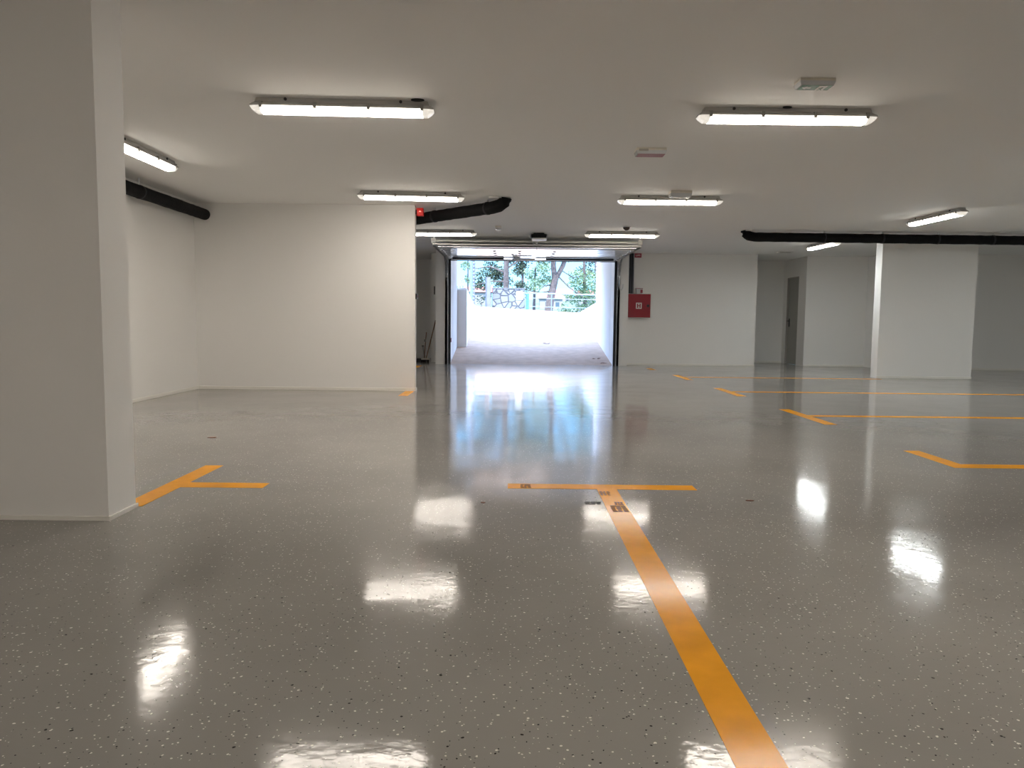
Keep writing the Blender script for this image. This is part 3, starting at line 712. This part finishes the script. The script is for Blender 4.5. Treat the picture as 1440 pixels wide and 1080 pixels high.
tree('pine_tree', 'dark pine with a straight trunk behind the stone wall', (-.29, 33.0, GZ),
     [([(-.29, 33, GZ), (-.30, 33, 3.2), (-.24, 33, 6.5)], .15, .09), ([(-.28, 33, 3.1), (-1.0, 33.2, 3.4), (-1.7, 33.4, 3.3)], .05, .02), ([(-.28, 33, 2.75), (-.95, 33, 2.75), (-1.6, 33.2, 2.6)], .04, .015), ([(-.28, 33, 3.3), (.3, 33, 3.7), (.8, 33, 4.0)], .04, .02)],
     'leaf_dark', cl(-1.5, -.6, 2.5, 3.0, 33.3, 33.9, 7, .25, .4) + cl(-1.3, .1, 3.0, 3.8, 33.3, 33.9, 14, .25, .42) + cl(-1.0, -.1, 2.6, 3.1, 33.0, 33.7, 4, .25, .4) + cl(-2., 1.5, 4.0, 6.6, 33.9, 34.1, 46, .5, .8), 1320, .09)
tree('cypress_tree', 'dark dense cypress right behind the stone wall', (.49, 38.2, GZ),
     [([(.49, 38.2, GZ), (.47, 38.2, 5.0)], .09, .04)], 'leaf_dark', cl(.22, .68, 2.3, 5.4, 37.9, 38.5, 22, .28, .40), 1680, .09)
tree('pine_tree', 'forked grey-brown pine behind the railing', (1.55, 32.6, GZ),
     [([(1.52, 32.6, GZ), (1.62, 32.6, 2.0), (1.80, 32.6, 2.85)], .19, .15), ([(1.80, 32.6, 2.8), (1.72, 32.6, 3.4), (1.74, 32.6, 4.6), (1.6, 32.6, 6)], .13, .08), ([(1.80, 32.6, 2.8), (2.12, 32.6, 3.4), (2.5, 32.6, 4.5), (2.9, 32.6, 6)], .12, .07),
      ([(1.68, 32.6, 2.35), (1.2, 32.4, 2.25), (.6, 32.2, 2.35)], .04, .02), ([(1.95, 32.6, 2.95), (2.4, 32.5, 2.5), (3.0, 32.4, 2.1)], .035, .02), ([(1.7, 32.6, 2.6), (1.35, 32.5, 2.55), (1.15, 32.4, 2.4)], .03, .015), ([(2.1, 32.6, 3.2), (2.6, 32.6, 2.9), (2.9, 32.6, 3.0)], .025, .012)],
     'leaf_mid', cl(.75, 1.5, 2.4, 3.6, 32.2, 33.0, 11, .22, .36) + cl(.0, 3.8, 4.2, 6.6, 31.9, 32.1, 46, .5, .8) + cl(2.2, 2.7, 3.3, 3.9, 32.5, 33.3, 2, .2, .3), 840, .09)
tree('pine_tree', 'pale green bushy pine left of the forked trunk', (1.0, 36.0, GZ),
     [([(1.0, 36, GZ), (1.05, 36, 3.6)], .08, .04)], 'leaf_light', cl(.75, 1.55, 2.7, 3.9, 35.6, 36.5, 11, .25, .42), 1040, .09)
tree('pine_tree', 'pale green bushy pine at the right, next to the ramp wall', (3.3, 34.5, GZ),
     [([(3.3, 34.5, GZ), (3.2, 34.5, 3.9)], .1, .05)], 'leaf_light', cl(2.65, 3.9, 1.6, 3.3, 34.0, 35.1, 27, .28, .45), 1320, .09)
tree('pine_tree', 'dark green pine crown in the upper right corner of the opening', (4.1, 38.0, GZ),
     [([(4.2, 38, GZ), (4.1, 38, 4.9)], .1, .05)], 'leaf_dark', cl(3.45, 4.6, 3.3, 5.6, 37.5, 38.6, 14, .35, .5), 1040, .09)
tree('shrub', 'low green shrub behind the railing', (2.6, 33.2, GZ), [([(2.6, 33.2, GZ), (2.6, 33.2, 1.5)], .04, .02)], 'leaf_mid', cl(1.95, 3.3, 1.3, 1.75, 33.1, 33.4, 8, .2, .3), 1040, .09)
tree('shrub', 'loose shrub between the concrete post and the left ramp wall', (-1.45, 35.0, GZ), [([(-1.45, 35, GZ), (-1.45, 35, 1.9)], .04, .02)], 'leaf_dark', cl(-1.7, -1.15, 1.8, 2.2, 34.8, 35.3, 4, .18, .28), 1040, .09)
tree('shrub', 'slim tree seen through the slat fence at the far left', (-2.2, 37.0, GZ), [([(-2.2, 37, GZ), (-2.2, 37, 4.6)], .05, .02)], 'leaf_mid', cl(-2.4, -2.05, 2.2, 5.0, 36.7, 37.3, 9, .2, .32), 1040, .09)

# ------------------------------------------------------------------ light and sky
w = D.worlds.new('world'); scene.world = w; w.use_nodes = True; nt = w.node_tree
bg = nt.nodes['Background']; tc = nt.nodes.new('ShaderNodeTexCoord'); sp = nt.nodes.new('ShaderNodeSeparateXYZ'); cr = nt.nodes.new('ShaderNodeValToRGB')
nt.links.new(tc.outputs['Generated'], sp.inputs[0]); nt.links.new(sp.outputs['Z'], cr.inputs['Fac']); nt.links.new(cr.outputs['Color'], bg.inputs['Color'])
e = cr.color_ramp.elements; e[0].position = 0.; e[0].color = (.070, .145, .19, 1); e[1].position = 1.; e[1].color = (.36, .52, .84, 1)
m_ = e.new(.16); m_.color = (.036, .105, .20, 1)
m_ = e.new(.42); m_.color = (.34, .50, .82, 1)
bg.inputs['Strength'].default_value = 13.
sl = D.lights.new('sun', 'SUN'); sl.energy = 16.; sl.angle = .009; sl.color = (1., .97, .92)
so = D.objects.new('sun', sl); C.objects.link(so)
el = math.radians(60); dirv = Vector((.27 * math.cos(el), .963 * math.cos(el), -math.sin(el)))
so.rotation_euler = dirv.to_track_quat('-Z', 'Y').to_euler(); so.location = (-4, -10, 30)

# ------------------------------------------------------------------ camera
cam = D.cameras.new('camera'); cam.lens = 26.5; cam.sensor_width = 36.; cam.sensor_fit = 'HORIZONTAL'; cam.clip_end = 1000
co = D.objects.new('camera', cam); C.objects.link(co); scene.camera = co
P = math.atan(89 / 1060); R = math.atan(.0105)
right0 = Vector((1, 0, 0)); up0 = Vector((0, math.sin(P), math.cos(P))); fwd = Vector((0, math.cos(P), -math.sin(P)))
right = right0 * math.cos(R) + up0 * math.sin(R); up = -right0 * math.sin(R) + up0 * math.cos(R)
mw = Matrix((right, up, -fwd)).transposed().to_4x4(); mw.translation = (0, 0, 1.05)
co.matrix_world = mw

vs = scene.view_settings
scene.display_settings.display_device = 'sRGB'
vs.view_transform = 'Standard'; vs.look = 'None'; vs.gamma = 1.; vs.use_curve_mapping = False; vs.exposure = .24
cy = scene.cycles
cy.use_denoising = True; cy.max_bounces = 12; cy.diffuse_bounces = 7; cy.glossy_bounces = 4; cy.sample_clamp_indirect = 8.; cy.use_light_tree = True
